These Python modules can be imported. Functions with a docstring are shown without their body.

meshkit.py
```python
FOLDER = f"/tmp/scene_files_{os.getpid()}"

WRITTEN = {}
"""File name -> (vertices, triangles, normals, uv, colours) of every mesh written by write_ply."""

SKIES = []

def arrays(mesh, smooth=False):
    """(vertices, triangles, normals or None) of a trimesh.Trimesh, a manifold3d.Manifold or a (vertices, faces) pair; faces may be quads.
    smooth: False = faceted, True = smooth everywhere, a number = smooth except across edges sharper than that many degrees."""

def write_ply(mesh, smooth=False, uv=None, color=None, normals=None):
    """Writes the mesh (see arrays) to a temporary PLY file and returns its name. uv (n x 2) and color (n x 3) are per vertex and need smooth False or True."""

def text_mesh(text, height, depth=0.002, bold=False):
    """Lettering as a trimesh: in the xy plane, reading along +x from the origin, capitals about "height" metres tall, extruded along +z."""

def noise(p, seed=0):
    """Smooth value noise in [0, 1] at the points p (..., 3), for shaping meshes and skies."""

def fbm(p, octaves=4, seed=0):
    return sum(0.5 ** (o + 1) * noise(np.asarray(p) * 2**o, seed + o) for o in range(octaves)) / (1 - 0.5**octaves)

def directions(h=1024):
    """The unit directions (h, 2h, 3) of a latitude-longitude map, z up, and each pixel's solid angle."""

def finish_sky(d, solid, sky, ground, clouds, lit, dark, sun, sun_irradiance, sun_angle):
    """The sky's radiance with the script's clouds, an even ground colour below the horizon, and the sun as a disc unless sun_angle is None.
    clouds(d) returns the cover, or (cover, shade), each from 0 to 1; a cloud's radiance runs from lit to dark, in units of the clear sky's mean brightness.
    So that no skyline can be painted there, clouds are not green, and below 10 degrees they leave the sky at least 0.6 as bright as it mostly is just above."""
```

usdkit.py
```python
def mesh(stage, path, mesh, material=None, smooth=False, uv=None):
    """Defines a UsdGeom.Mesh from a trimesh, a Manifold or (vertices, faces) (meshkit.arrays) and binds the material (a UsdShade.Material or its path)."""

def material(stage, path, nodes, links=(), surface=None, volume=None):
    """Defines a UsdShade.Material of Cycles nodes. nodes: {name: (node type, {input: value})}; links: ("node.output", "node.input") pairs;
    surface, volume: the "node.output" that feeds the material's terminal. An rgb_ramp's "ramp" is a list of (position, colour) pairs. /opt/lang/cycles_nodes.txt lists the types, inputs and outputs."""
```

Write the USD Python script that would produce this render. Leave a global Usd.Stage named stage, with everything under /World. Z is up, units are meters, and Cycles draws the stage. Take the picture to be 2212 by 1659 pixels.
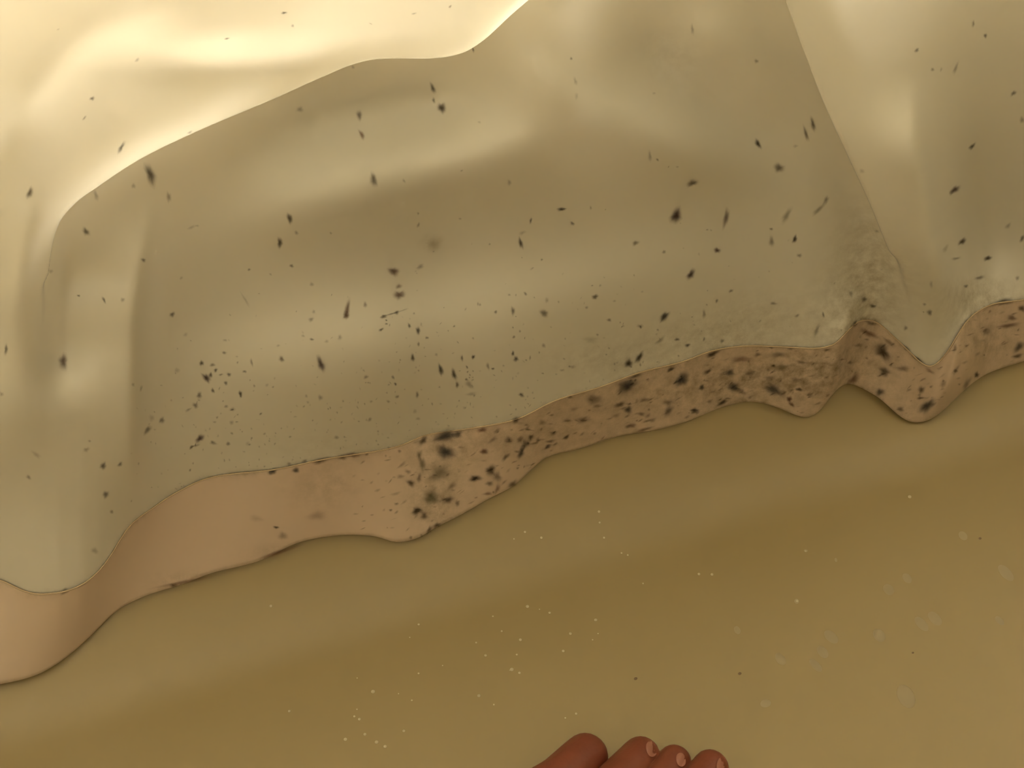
import math, random
import numpy as np
import trimesh, manifold3d
from scipy.interpolate import RBFInterpolator, PchipInterpolator
from scipy.spatial import cKDTree
from scipy.ndimage import gaussian_filter
from pxr import Usd, UsdGeom, UsdLux, UsdShade, Gf, Sdf, Vt
import usdkit, meshkit

stage = Usd.Stage.CreateInMemory()
UsdGeom.SetStageUpAxis(stage, 'Z'); UsdGeom.SetStageMetersPerUnit(stage, 1.0)
UsdGeom.Xform.Define(stage, '/World'); UsdGeom.Scope.Define(stage, '/World/Looks')
rng = np.random.default_rng(7); random.seed(7)

# ------------------------------------------------------------------ camera, lamps, exposure
HFOV, PITCH, CAM_Z = 36.8, 52.0, 0.64
FPX = 1106 / math.tan(math.radians(HFOV / 2))
cam = UsdGeom.Camera.Define(stage, '/World/camera')
cam.CreateHorizontalApertureAttr(36.0); cam.CreateVerticalApertureAttr(27.0)
cam.CreateFocalLengthAttr(18.0 / math.tan(math.radians(HFOV / 2)))
cam.CreateClippingRangeAttr(Gf.Vec2f(0.01, 50))
cam.AddTranslateOp().Set(Gf.Vec3d(0, 0, CAM_Z)); cam.AddRotateXOp().Set(90.0 - PITCH)
cam.CreateExposureAttr(0.34)

YAW = math.radians(19.0)                       # the tub's long axis against the camera's
TH = np.array([math.cos(YAW), math.sin(YAW), 0.0])   # along the tub
NH = np.array([-math.sin(YAW), math.cos(YAW), 0.0])  # across the tub, towards the curtain
def W(t, n, z): return TH * t + NH * n + np.array([0, 0, z])

def disk_lamp(name, t, n, z, r, power, col):
    l = UsdLux.DiskLight.Define(stage, '/World/' + name)
    l.CreateRadiusAttr(r); l.CreateIntensityAttr(power); l.CreateColorAttr(Gf.Vec3f(*col))
    l.AddTranslateOp().Set(Gf.Vec3d(*W(t, n, z)))
    return l
LAMP = (1.0, 0.945, 0.82)
def ball_lamp(name, t, n, z, r, power, col):
    l = UsdLux.SphereLight.Define(stage, '/World/' + name)
    l.CreateRadiusAttr(r); l.CreateIntensityAttr(power); l.CreateColorAttr(Gf.Vec3f(*col))
    l.AddTranslateOp().Set(Gf.Vec3d(*W(t, n, z)))
ball_lamp('wall_lamp', -0.75, 1.75, 1.95, 0.20, 160.0, LAMP)

# ------------------------------------------------------------------ helpers
def numbered(path):
    if not stage.GetPrimAtPath(path): return path
    k = 1
    while stage.GetPrimAtPath(f'{path}_{k:03d}'): k += 1
    return f'{path}_{k:03d}'
def tag(p, label=None, cat=None, group=None, kind=None):
    p = p.GetPrim() if hasattr(p, 'GetPrim') else p
    for k, v in (('label', label), ('category', cat), ('group', group), ('kind', kind)):
        if v: p.SetCustomDataByKey(k, v)
    return p
def thing(name, label=None, cat=None, loc=(0, 0, 0), group=None, kind=None):
    x = UsdGeom.Xform.Define(stage, numbered('/World/' + name))
    x.AddTranslateOp().Set(Gf.Vec3d(*map(float, loc)))
    return tag(x, label, cat, group, kind)
def obj(name, mesh, mat, parent=None, smooth=True, **kw):
    base = str(parent.GetPath()) if parent else '/World'
    m = usdkit.mesh(stage, numbered(f'{base}/{name}'), mesh, mat, smooth)
    return tag(m, **kw)
def vattr(prim, name, values):
    pv = UsdGeom.PrimvarsAPI(prim).CreatePrimvar(name, Sdf.ValueTypeNames.FloatArray, 'vertex')
    pv.Set(Vt.FloatArray.FromNumpy(np.asarray(values, np.float32)))
def smoothstep(x, a=0.0, b=1.0):
    x = np.clip((x - a) / (b - a), 0, 1); return x * x * (3 - 2 * x)

# image <-> space (to take measurements off the photograph)
_p = math.radians(PITCH)
CAM = np.array([0, 0, CAM_Z]); FW = np.array([0, math.cos(_p), -math.sin(_p)])
UP = np.array([0, math.sin(_p), math.cos(_p)]); RT = np.array([1.0, 0, 0])
def ray(px, py):
    px, py = np.asarray(px, float), np.asarray(py, float)
    return FW + ((px - 1106) / FPX)[..., None] * RT - ((py - 829.5) / FPX)[..., None] * UP
def to_px(P):
    d = np.asarray(P) - CAM; w = d @ FW
    return np.stack([1106 + FPX * (d @ RT) / w, 829.5 - FPX * (d @ UP) / w], -1)
def on_z(px, py, z):
    d = ray(px, py); return CAM + d * ((z - CAM_Z) / d[..., 2])[..., None]

# ------------------------------------------------------------------ materials
def mat(name, nodes, links, surface): return usdkit.material(stage, '/World/Looks/' + name, nodes, links, surface)
def plain(name, col, rough=0.5, **kw):
    return mat(name, {'p': ('principled_bsdf', {'base_color': col, 'roughness': rough, **kw})}, [], 'p.BSDF')
M = {}
M['plaster'] = plain('plaster', (0.60, 0.57, 0.50), 0.9)
M['tile'] = mat('tile', {'g': ('texture_coordinate', {}), 'b': ('brick_texture', {'offset': 0.0, 'scale': 1.0, 'brick_width': 0.15, 'row_height': 0.15, 'mortar_size': 0.002, 'color1': (.48, .45, .38), 'color2': (.46, .43, .36), 'mortar': (.5, .46, .38)}), 'p': ('principled_bsdf', {'roughness': 0.25})},
    [('g.object', 'b.vector'), ('b.color', 'p.base_color')], 'p.BSDF')
M['floor'] = plain('floor_tile', (0.45, 0.40, 0.33), 0.4)
M['enamel'] = mat('tub_enamel', {'g': ('texture_coordinate', {}), 'n': ('noise_texture', {'scale': 6.0, 'detail': 3.0}),
    'r': ('rgb_ramp', {'ramp': [(0.3, (0.270, 0.206, 0.094)), (0.7, (0.287, 0.220, 0.102))]}), 'n2': ('noise_texture', {'scale': 900.0, 'detail': 2.0}),
    'b': ('bump', {'strength': 0.06, 'distance': 0.0004}), 'p': ('principled_bsdf', {'roughness': 0.32, 'ior': 1.5})},
    [('g.object', 'n.vector'), ('n.fac', 'r.fac'), ('r.color', 'p.base_color'), ('g.object', 'n2.vector'), ('n2.fac', 'b.height'), ('b.normal', 'p.normal')], 'p.BSDF')
def vinyl(name, col_a, col_b, trans_col, trans, stain=(0.27, 0.20, 0.075)):
    return mat(name, {'g': ('texture_coordinate', {}), 'n': ('noise_texture', {'scale': 9.0, 'detail': 4.0}), 'r': ('rgb_ramp', {'ramp': [(0.3, col_a), (0.7, col_b)]}),
        'm': ('attribute', {'attribute': 'mildew'}), 'ns': ('noise_texture', {'scale': 160.0, 'detail': 5.0, 'roughness': 0.65}), 'nr': ('map_range', {'from_min': 0.38, 'from_max': 0.72, 'to_min': 0.15, 'to_max': 1.3}),
        'ms': ('math', {'math_type': 'multiply'}), 'mx': ('mix', {'color2': stain, 'use_clamp': True}), 'tm': ('mix', {'mix_type': 'multiply', 'fac': 1.0, 'color2': trans_col}),
        'd': ('diffuse_bsdf', {}), 't': ('translucent_bsdf', {}), 'dt': ('mix_closure', {'fac': trans}),
        'n2': ('noise_texture', {'scale': 60.0, 'detail': 3.0}), 'b': ('bump', {'strength': 0.10, 'distance': 0.002}),
        'gl': ('glossy_bsdf', {'color': (1, 1, 1), 'roughness': 0.27}), 'f': ('fresnel', {'IOR': 1.4}), 'fm': ('math', {'math_type': 'multiply', 'value2': 1.25}), 'o': ('mix_closure', {})},
        [('g.object', 'n.vector'), ('n.fac', 'r.fac'), ('g.object', 'ns.vector'), ('ns.fac', 'nr.value'), ('m.fac', 'ms.value1'), ('nr.result', 'ms.value2'),
         ('ms.value', 'mx.fac'), ('r.color', 'mx.color1'), ('mx.color', 'd.color'), ('mx.color', 'tm.color1'), ('tm.color', 't.color'), ('d.BSDF', 'dt.closure1'), ('t.BSDF', 'dt.closure2'),
         ('g.object', 'n2.vector'), ('n2.fac', 'b.height'), ('b.normal', 'gl.normal'), ('f.fac', 'fm.value1'), ('fm.value', 'o.fac'), ('dt.closure', 'o.closure1'), ('gl.BSDF', 'o.closure2')], 'o.closure')
M['vinyl'] = vinyl('curtain_vinyl', (0.87, 0.84, 0.725), (0.90, 0.87, 0.765), (1.0, 0.98, 0.94), 0.36)
M['hem'] = vinyl('hem_vinyl', (0.64, 0.51, 0.38), (0.70, 0.565, 0.435), (1.0, 0.88, 0.70), 0.30, (0.17, 0.13, 0.06))
M['seam'] = plain('seam_vinyl', (0.46, 0.35, 0.22), 0.4)
def mold(name, col):
    return mat('mold_' + name, {'a': ('attribute', {'attribute': 'cover'}), 't': ('transparent_bsdf', {}), 'd': ('diffuse_bsdf', {'color': col}), 'm': ('mix_closure', {})},
        [('a.fac', 'm.fac'), ('t.BSDF', 'm.closure1'), ('d.BSDF', 'm.closure2')], 'm.closure')
MOLD = {'k': mold('brown_black', (0.045, 0.032, 0.020)), 'p': mold('purple_black', (0.060, 0.030, 0.035)), 'r': mold('red_brown', (0.11, 0.045, 0.028)),
        's': mold('slate', (0.050, 0.048, 0.045)), 'g': mold('olive', (0.085, 0.080, 0.035)), 'o': mold('ochre', (0.34, 0.24, 0.07))}
M['skin'] = mat('skin', {'g': ('texture_coordinate', {}), 'n': ('noise_texture', {'scale': 70.0, 'detail': 4.0}), 'r': ('rgb_ramp', {'ramp': [(0.3, (0.17, 0.044, 0.024)), (0.7, (0.20, 0.058, 0.032))]}),
    'n2': ('noise_texture', {'scale': 500.0, 'detail': 3.0}), 'b': ('bump', {'strength': 0.2, 'distance': 0.0006}), 'p': ('principled_bsdf', {'roughness': 0.42, 'subsurface_weight': 0.15, 'subsurface_scale': 0.004, 'subsurface_radius': (1, .3, .15)})},
    [('g.object', 'n.vector'), ('n.fac', 'r.fac'), ('r.color', 'p.base_color'), ('g.object', 'n2.vector'), ('n2.fac', 'b.height'), ('b.normal', 'p.normal')], 'p.BSDF')
M['nail'] = plain('toenail', (0.34, 0.15, 0.11), 0.25)
M['foam'] = plain('soap_foam', (0.48, 0.42, 0.28), 0.7)
M['water'] = mat('water', {'t': ('transparent_bsdf', {'color': (1, 1, 1)}), 'd': ('diffuse_bsdf', {'color': (0.85, 0.80, 0.68)}), 'td': ('mix_closure', {'fac': 0.08}), 'g': ('glossy_bsdf', {'roughness': 0.10}), 'f': ('fresnel', {'IOR': 1.2}), 'm': ('mix_closure', {})}, [('t.BSDF', 'td.closure1'), ('d.BSDF', 'td.closure2'), ('f.fac', 'm.fac'), ('td.closure', 'm.closure1'), ('g.BSDF', 'm.closure2')], 'm.closure')
M['grime'] = plain('grime', (0.16, 0.11, 0.06), 0.8)
M['chrome'] = plain('chrome', (0.8, 0.78, 0.74), 0.2, metallic=1.0)

# ------------------------------------------------------------------ the setting: the bathroom's shell
FLOOR_Z, CEIL_Z = -0.10, 2.40
T0, T1, N0, N1 = -0.98, 1.02, -0.46, 2.10
def slab(name, t0, t1, n0, n1, z0, z1, m):
    b = trimesh.creation.box([t1 - t0, n1 - n0, z1 - z0]); b.apply_translation([(t0 + t1) / 2, (n0 + n1) / 2, (z0 + z1) / 2])
    v = np.array(b.vertices); v = v[:, :1] * TH + v[:, 1:2] * NH + v[:, 2:] * [0, 0, 1]
    return obj(name, (v, np.array(b.faces)), m, None, False, kind='structure')
slab('floor', T0, T1, N0, N1, FLOOR_Z - 0.05, FLOOR_Z, M['floor'])
slab('ceiling', T0, T1, N0, N1, CEIL_Z, CEIL_Z + 0.05, M['plaster'])
slab('wall_back', T0 - .05, T1 + .05, N0 - 0.05, N0, FLOOR_Z, CEIL_Z, M['tile'])
slab('wall_left', T0 - 0.05, T0, N0, N1, FLOOR_Z, CEIL_Z, M['tile'])
slab('wall_right', T1, T1 + 0.05, N0, N1, FLOOR_Z, CEIL_Z, M['tile'])
slab('wall_front', T0 - .05, T1 + .05, N1, N1 + 0.05, FLOOR_Z, CEIL_Z, M['plaster'])

# ------------------------------------------------------------------ bathtub
R_F, PHI, LEAN = 0.085, math.radians(78), math.tan(math.radians(12))
FT0, FT1, FN0, FN1, RIM_Z = -0.70, 0.76, -0.17, 0.346, 0.326      # flat part of the tub's floor
prof = [(R_F * math.sin(a), R_F * (1 - math.cos(a))) for a in np.linspace(0, PHI, 22)]
o1, z1 = prof[-1]
prof += [(o1 + (z - z1) * LEAN, z) for z in np.linspace(z1, RIM_Z - 0.02, 14)[1:]]
oe, ze = prof[-1]
prof += [(oe + 0.018 * (1 - math.cos(a)) + 0.003, ze + 0.02 * math.sin(a)) for a in np.linspace(0.3, math.pi / 2, 7)]
OIN = prof[-1][0]
def rounded(o, corner, seg=14):
    a, b = (FT1 - FT0) / 2 + o, (FN1 - FN0) / 2 + o; ct, cn = (FT0 + FT1) / 2, (FN0 + FN1) / 2
    pts = []
    for k, (sx, sy) in enumerate(((1, 1), (-1, 1), (-1, -1), (1, -1))):
        for q in np.linspace(0, math.pi / 2, seg):
            an = q + k * math.pi / 2
            pts.append((ct + sx * (a - corner) + corner * math.cos(an), cn + sy * (b - corner) + corner * math.sin(an)))
    out = []
    for i in range(len(pts)):                   # evenly filled edges
        p, q = np.array(pts[i]), np.array(pts[(i + 1) % len(pts)])
        n = 40 if i % seg == seg - 1 else 1
        out += [p + (q - p) * j / n for j in range(n)]
    return np.array(out)
def loft(profile, corner0, cap=False):
    rings = [np.c_[rounded(o, corner0 + max(o, 0)), np.full(len(rounded(o, corner0 + max(o, 0))), z)] for o, z in profile]
    k = len(rings[0]); v = np.vstack(rings); f = []
    for i in range(len(rings) - 1):
        a = np.arange(k); b = (a + 1) % k
        f += [np.c_[i * k + a, i * k + b, (i + 1) * k + b], np.c_[i * k + a, (i + 1) * k + b, (i + 1) * k + a]]
    if cap:
        c = len(v); v = np.vstack([v, [[(FT0 + FT1) / 2, (FN0 + FN1) / 2, profile[0][1]]]])
        a = np.arange(k); f.append(np.c_[np.full(k, c), a, (a + 1) % k])
    f = np.vstack(f)
    return v[:, :1] * TH + v[:, 1:2] * NH + v[:, 2:] * [0, 0, 1], f
tub = thing('bathtub', 'cream bathtub with smooth enamel floor under the hanging curtain', 'bathtub')
obj('basin', loft([(-0.20, 0.0), (-0.10, 0.0)] + prof, 0.22, True), M['enamel'], tub)
obj('rim', loft([(OIN, RIM_Z), (OIN + 0.055, RIM_Z), (OIN + 0.065, RIM_Z - 0.004), (OIN + 0.070, RIM_Z - 0.014), (OIN + 0.070, RIM_Z - 0.04)], 0.22), M['enamel'], tub, 30)
obj('apron', loft([(OIN + 0.068, RIM_Z - 0.04), (OIN + 0.055, RIM_Z - 0.06), (OIN + 0.055, FLOOR_Z)], 0.22), M['enamel'], tub, 30)
def tub_z(n):
    o = np.asarray(n) - FN1
    zf = R_F - np.sqrt(np.maximum(R_F ** 2 - np.clip(o, 0, o1) ** 2, 0))
    return np.where(o < 0, 0.0, np.where(o < o1, zf, z1 + (o - o1) / LEAN))
def on_tub(px, py):
    d = ray(px, py); lo, hi = 0.3, 1.2
    for _ in range(50):
        m = (lo + hi) / 2; P = CAM + d * m
        if P[2] > tub_z(P @ NH): lo = m
        else: hi = m
    P = CAM + d * lo; n = P @ NH; e = 1e-4
    s = float(tub_z(n + e) - tub_z(n - e)) / (2 * e)
    N = np.array([0, 0, 1.0]) - NH * s
    return P, N / np.linalg.norm(N)

# ------------------------------------------------------------------ shower curtain
HEM = np.array([(0, 1478), (40, 1470), (80, 1458), (130, 1430), (200, 1370), (250, 1320), (320, 1285), (400, 1260), (450, 1240), (560, 1212), (650, 1170), (700, 1160), (750, 1155), (810, 1158), (855, 1172), (900, 1164), (940, 1140), (1000, 1110), (1060, 1075),
    (1110, 1050), (1150, 1012), (1178, 988), (1250, 970), (1345, 940), (1400, 932), (1480, 912), (1560, 880), (1620, 867), (1680, 880), (1720, 898), (1745, 903), (1775, 886), (1800, 848), (1830, 826), (1860, 838), (1900, 860), (1940, 897), (1970, 914), (2000, 911), (2040, 885), (2080, 845), (2130, 808), (2212, 780)], float)
SEAM = np.array([(0, 1252), (30, 1268), (80, 1284), (130, 1280), (180, 1262), (225, 1222), (255, 1175), (275, 1140), (320, 1105), (380, 1065), (460, 1030), (590, 1015), (700, 992), (860, 965), (920, 940), (1000, 928), (1110, 908), (1200, 865), (1300, 835), (1380, 805), (1480, 780), (1540, 757), (1620, 747), (1700, 750), (1760, 753), (1805, 745), (1830, 715), (1860, 690), (1890, 692), (1920, 718), (1960, 755), (2008, 796), (2045, 765), (2090, 690), (2150, 655), (2212, 648)], float)
HZ0, HZ1, CN0 = 0.032, 0.068, 0.402
def base_px(t, z, off=0.0): return to_px(W(0, 0, 0) + np.outer(t, TH) + np.outer(np.full(len(t), CN0 + (z - HZ0) * LEAN - off), NH) + np.array([0, 0, z]))
def full_curve(curve, z):
    tl, tr = np.arange(-0.85, -0.32, 0.08), np.arange(0.38, 0.95, 0.08)
    L, Rr = base_px(tl, z), base_px(tr, z)
    L = L[L[:, 0] < -200]; Rr = Rr[Rr[:, 0] > 2400]
    c = np.vstack([L, curve, Rr])
    f = PchipInterpolator(c[:, 0], c[:, 1]); x = np.arange(-80, 2290, 4.0)
    y = gaussian_filter(f(x), 3.2, mode='nearest'); k = (x > -60) & (x < 2270)
    a, b = c[c[:, 0] < -80], c[c[:, 0] > 2290]
    return PchipInterpolator(np.r_[a[:, 0], x[k], b[:, 0]], np.r_[a[:, 1], y[k], b[:, 1]])
hem_y, seam_y = full_curve(HEM, HZ0), full_curve(SEAM, HZ1)
TOPZ = 0.44
tp = base_px(np.arange(-0.85, 0.95, 0.05), TOPZ); top_y = PchipInterpolator(tp[:, 0], tp[:, 1])
XL, XR = hem_y.x[0], min(hem_y.x[-1], tp[-1, 0])
XL = max(XL, tp[0, 0])
cols = np.unique(np.r_[np.arange(XL, -160, 45), np.arange(-160, 2380, 4.0), np.arange(2380, XR, 45)])
vp = np.r_[np.linspace(0, 0.80, 300), np.linspace(0.80, 1, 30)[1:]]   # rows from the seam up
hv = np.linspace(0, 1, 26)                                               # rows across the hem
C0 = lambda px, py, z: CN0 + (z - HZ0) * LEAN
def needed_off(px, py, z):                       # how far in front of the hanging plane a point of the level hem is
    P = on_z(px, py, z); return CN0 + (z - HZ0) * LEAN - P @ NH

# polylines: signed distance (positive to the LEFT of the travel direction as seen in the picture) and place along the line
def along(poly, Q):
    P = np.asarray(poly, float)[:, :2]; seg = P[1:] - P[:-1]; L = np.linalg.norm(seg, axis=1); cum = np.r_[0, np.cumsum(L)] / L.sum()
    best = np.full(len(Q), 1e18); sd = np.zeros(len(Q)); tau = np.zeros(len(Q))
    for i in range(len(seg)):
        u = seg[i] / L[i]; d = Q - P[i]; k = np.clip(d @ u, 0, L[i]); e = d - k[:, None] * u; dist = (e ** 2).sum(1)
        cr = u[0] * d[:, 1] - u[1] * d[:, 0]     # >0: right of travel on screen (y down)
        w = dist < best - 1e-9
        best[w] = dist[w]; sd[w] = np.where(cr[w] > 0, -1, 1) * np.sqrt(dist[w]); tau[w] = cum[i] + (cum[i + 1] - cum[i]) * k[w] / L[i]
    return sd, tau
def densify(poly, step=12):
    P = np.asarray(poly, float); L = np.r_[0, np.cumsum(np.linalg.norm(np.diff(P[:, :2], axis=0), axis=1))]
    f = PchipInterpolator(L, P, axis=0); return f(np.linspace(0, L[-1], max(int(L[-1] / step), 4)))

# folds: x, y, overlap (px), step towards the viewer (m)
FOLDS = [
  dict(line=[(70, 860, 0, 0), (90, 720, 0, .0), (98, 650, 3, .002), (104, 595, 14, .005), (110, 540, 28, .007), (126, 482, 42, .009), (156, 442, 54, .010), (212, 399, 66, .011), (300, 341, 76, .012), (415, 284, 84, .012), (600, 205, 88, .013), (700, 160, 90, .013), (765, 134, 90, .013), (810, 124, 90, .013), (860, 122, 90, .013), (930, 124, 88, .013), (985, 116, 84, .013), (1025, 98, 82, .013), (1060, 70, 80, .013), (1090, 40, 80, .013), (1130, 5, 80, .013), (1230, -75, 80, .013), (1420, -220, 80, .013)], reach=420, hold=1400),
  dict(line=[(1985, 700, 0, 0), (1960, 632, 0, .001), (1940, 586, 5, .004), (1915, 528, 18, .008), (1880, 440, 30, .014), (1830, 330, 42, .020), (1780, 217, 54, .024), (1740, 112, 60, .026), (1700, 0, 64, .026), (1660, -110, 64, .026), (1600, -280, 64, .026)], side=-1, reach=300, hold=420),
]
# soft ridges (+) and valleys (-): line, height (m), sharpness w (px), reach (px)
RIDGES = [
  ([(2066, 790), (2052, 720), (2036, 650), (2012, 520), (1992, 400), (1975, 280), (1965, 130)], .026, 6, 110, 46),
  ([(2150, 700), (2130, 560), (2100, 420), (2070, 250)], -.008, 40, 50, 120),
  ([(250, 1200), (276, 1080), (285, 900), (287, 760), (294, 650), (312, 520), (345, 420), (380, 380)], .020, 8, 110, 40),
  ([(330, 1000), (345, 800), (360, 650), (420, 540)], -.007, 40, 40, 110),
  ([(150, 900), (120, 720), (135, 560), (180, 460)], -.020, 22, 45, 70),
  ([(-60, 1120), (20, 880), (55, 700), (60, 560), (110, 450)], .022, 50, 120, 70),
  ([(790, 121), (690, 113), (600, 104), (500, 97), (400, 96), (300, 110)], .007, 9, 18, 90),
  ([(720, 138), (600, 170), (430, 250), (300, 310), (170, 400), (90, 520), (60, 640)], .006, 26, 40, 60),
  ([(560, 2), (400, 18), (250, 52), (150, 118), (60, 230), (0, 380), (-60, 520)], .003, 6, 40, 70),
  ([(-40, 420), (0, 360), (30, 290), (75, 190)], -.003, 10, 50, 30),
  ([(1744, 905), (1780, 870), (1806, 800), (1815, 745), (1845, 670), (1870, 600)], .010, 7, 40, 14),
  ([(1995, 912), (2030, 870), (2062, 790), (2080, 720), (2110, 660)], .008, 7, 14, 30),
  ([(2045, 880), (2080, 820), (2110, 740), (2135, 690)], .005, 7, 14, 24),
  ([(330, 600), (480, 515), (650, 455), (820, 405), (1000, 360), (1200, 315), (1420, 290)], .017, 40, 70, 110),
  ([(420, 330), (620, 260), (900, 210), (1200, 180)], -.020, 50, 90, 90),
  ([(1000, 30), (1180, 170), (1330, 260), (1500, 340), (1700, 390)], .020, 30, 80, 60),
  ([(1240, -20), (1420, 110), (1560, 210), (1760, 320)], -.020, 30, 60, 60),
  ([(1140, -80), (1280, 60), (1420, 120)], .010, 30, 70, 60),
  ([(1440, 0), (1580, 140), (1740, 240)], .016, 30, 50, 60),
  ([(400, 760), (900, 720), (1250, 640), (1660, 540)], .012, 60, 90, 120),
]
# gentle bulges: x, y, metres towards the viewer, radius x, radius y
BULGES = [(1000, 560, -.012, 700, 220), (1500, 600, .006, 250, 160), (700, 820, .008, 300, 120), (1250, 330, .006, 300, 120), (2120, 430, -.016, 90, 260), (60, 560, .012, 90, 200), (560, 130, -.006, 260, 50)]

def shape(Q, hemw, grid):
    """Q: places on the unfolded sheet in picture units. Returns points in space."""
    off = np.zeros(len(Q)); D = np.zeros_like(Q)
    for fd in FOLDS:
        P = densify(fd['line']); side = fd.get('side', 1)
        s, tau = along(P, Q); s = s * side
        tau = gaussian_filter(tau.reshape(grid), 7, mode='nearest').ravel()
        x = np.linspace(0, 1, len(P)); tt = np.r_[0, np.cumsum(np.linalg.norm(np.diff(P[:, :2], axis=0), axis=1))]; tt /= tt[-1]
        a = np.interp(tau, tt, P[:, 2]); dp = np.interp(tau, tt, P[:, 3])
        tan = np.gradient(P[:, :2], axis=0); tan = gaussian_filter(tan, (3, 0), mode='nearest'); tan /= np.linalg.norm(tan, axis=1, keepdims=True)
        nrm = np.c_[np.interp(tau, tt, tan[:, 1]), -np.interp(tau, tt, tan[:, 0])] * side     # left of travel on screen
        aa = np.maximum(a, 1e-3); u = s / aa
        # u<0 plain; a soft zigzag between 0 and 2; eases back to plain over "reach"
        w = 0.22
        sp = lambda v: w * np.logaddexp(0, v / w)            # soft ramp
        F = u - 2 * sp(u - 1) + 2 * sp(u - 2)                 # slopes 1, -1, 1
        back = smoothstep(s, 2 * aa, 2 * aa + fd['reach'] + aa)
        F = np.where(s > 0, F + 2 * back - 0.35 * (1 - back) * smoothstep(u, 0.6, 1.8), u)
        D += nrm * ((F * aa - s) * smoothstep(a, 1.0, 16.0))[:, None]
        off += (dp * (0.2 * smoothstep(s, -1.3 * aa, 0.6 * aa) + 0.8 * smoothstep(s, 0.7 * aa, 2.1 * aa)) + 0.004 * np.minimum(aa / 40, 1) * smoothstep(s, 1.5 * aa, 2.5 * aa)) * (1 - 0.6 * smoothstep(s, 60, fd['hold']))
    rid, broad = np.zeros(len(Q)), np.zeros(len(Q)); Q = Q + D            # soft relief is laid out where the folded sheet ends up
    for line, h, w, reach_l, reach_r in RIDGES:
        s, tau = along(densify(line), Q)
        ends = smoothstep(tau, 0, 0.38) * (1 - smoothstep(tau, 0.62, 1.0))
        reach = reach_r + (reach_l - reach_r) * (0.5 + 0.5 * np.tanh(s / w))
        bump = h * np.exp(-(np.sqrt(s * s + w * w) - w) / reach) * ends * (1 - (0 if w == 7 else 0.85) * hemw)
        if w < 30: rid += bump
        else: broad += bump
    off += gaussian_filter(rid.reshape(grid), 2.2, mode='nearest').ravel() + gaussian_filter(broad.reshape(grid), (5, 9), mode='nearest').ravel()
    for x, y, h, rx, ry in BULGES:
        off += h * np.exp(-((Q[:, 0] - x) / rx) ** 2 - ((Q[:, 1] - y) / ry) ** 2) * (1 - hemw)
    return off, D
def resting(px, py, clear=0.004):
    """Height of the point over this place in the picture that hovers just clear of the enamel."""
    d = ray(px, py); lo, hi = 0.2, 1.6
    for _ in range(45):
        m = (lo + hi) / 2; Pm = CAM + d * m
        if Pm[2] > float(tub_z(Pm @ NH)) + clear: lo = m
        else: hi = m
    return float((CAM + d * lo)[2])
AX = np.r_[np.linspace(-150, 2360, 72)]
HEMZ = gaussian_filter(np.clip([resting(x, float(hem_y(x))) for x in AX], 0.006, HZ0), 1.2, mode='nearest')
anchor_b = np.array([float(needed_off(x, float(hem_y(x)), z)) for x, z in zip(AX, HEMZ)])
anchor_s = np.array([float(needed_off(x, float(seam_y(x)), z + HZ1 - HZ0)) for x, z in zip(AX, HEMZ)])
X, V = np.meshgrid(cols, vp); SY, TY, HY = seam_y(cols), top_y(cols), hem_y(cols)
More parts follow.
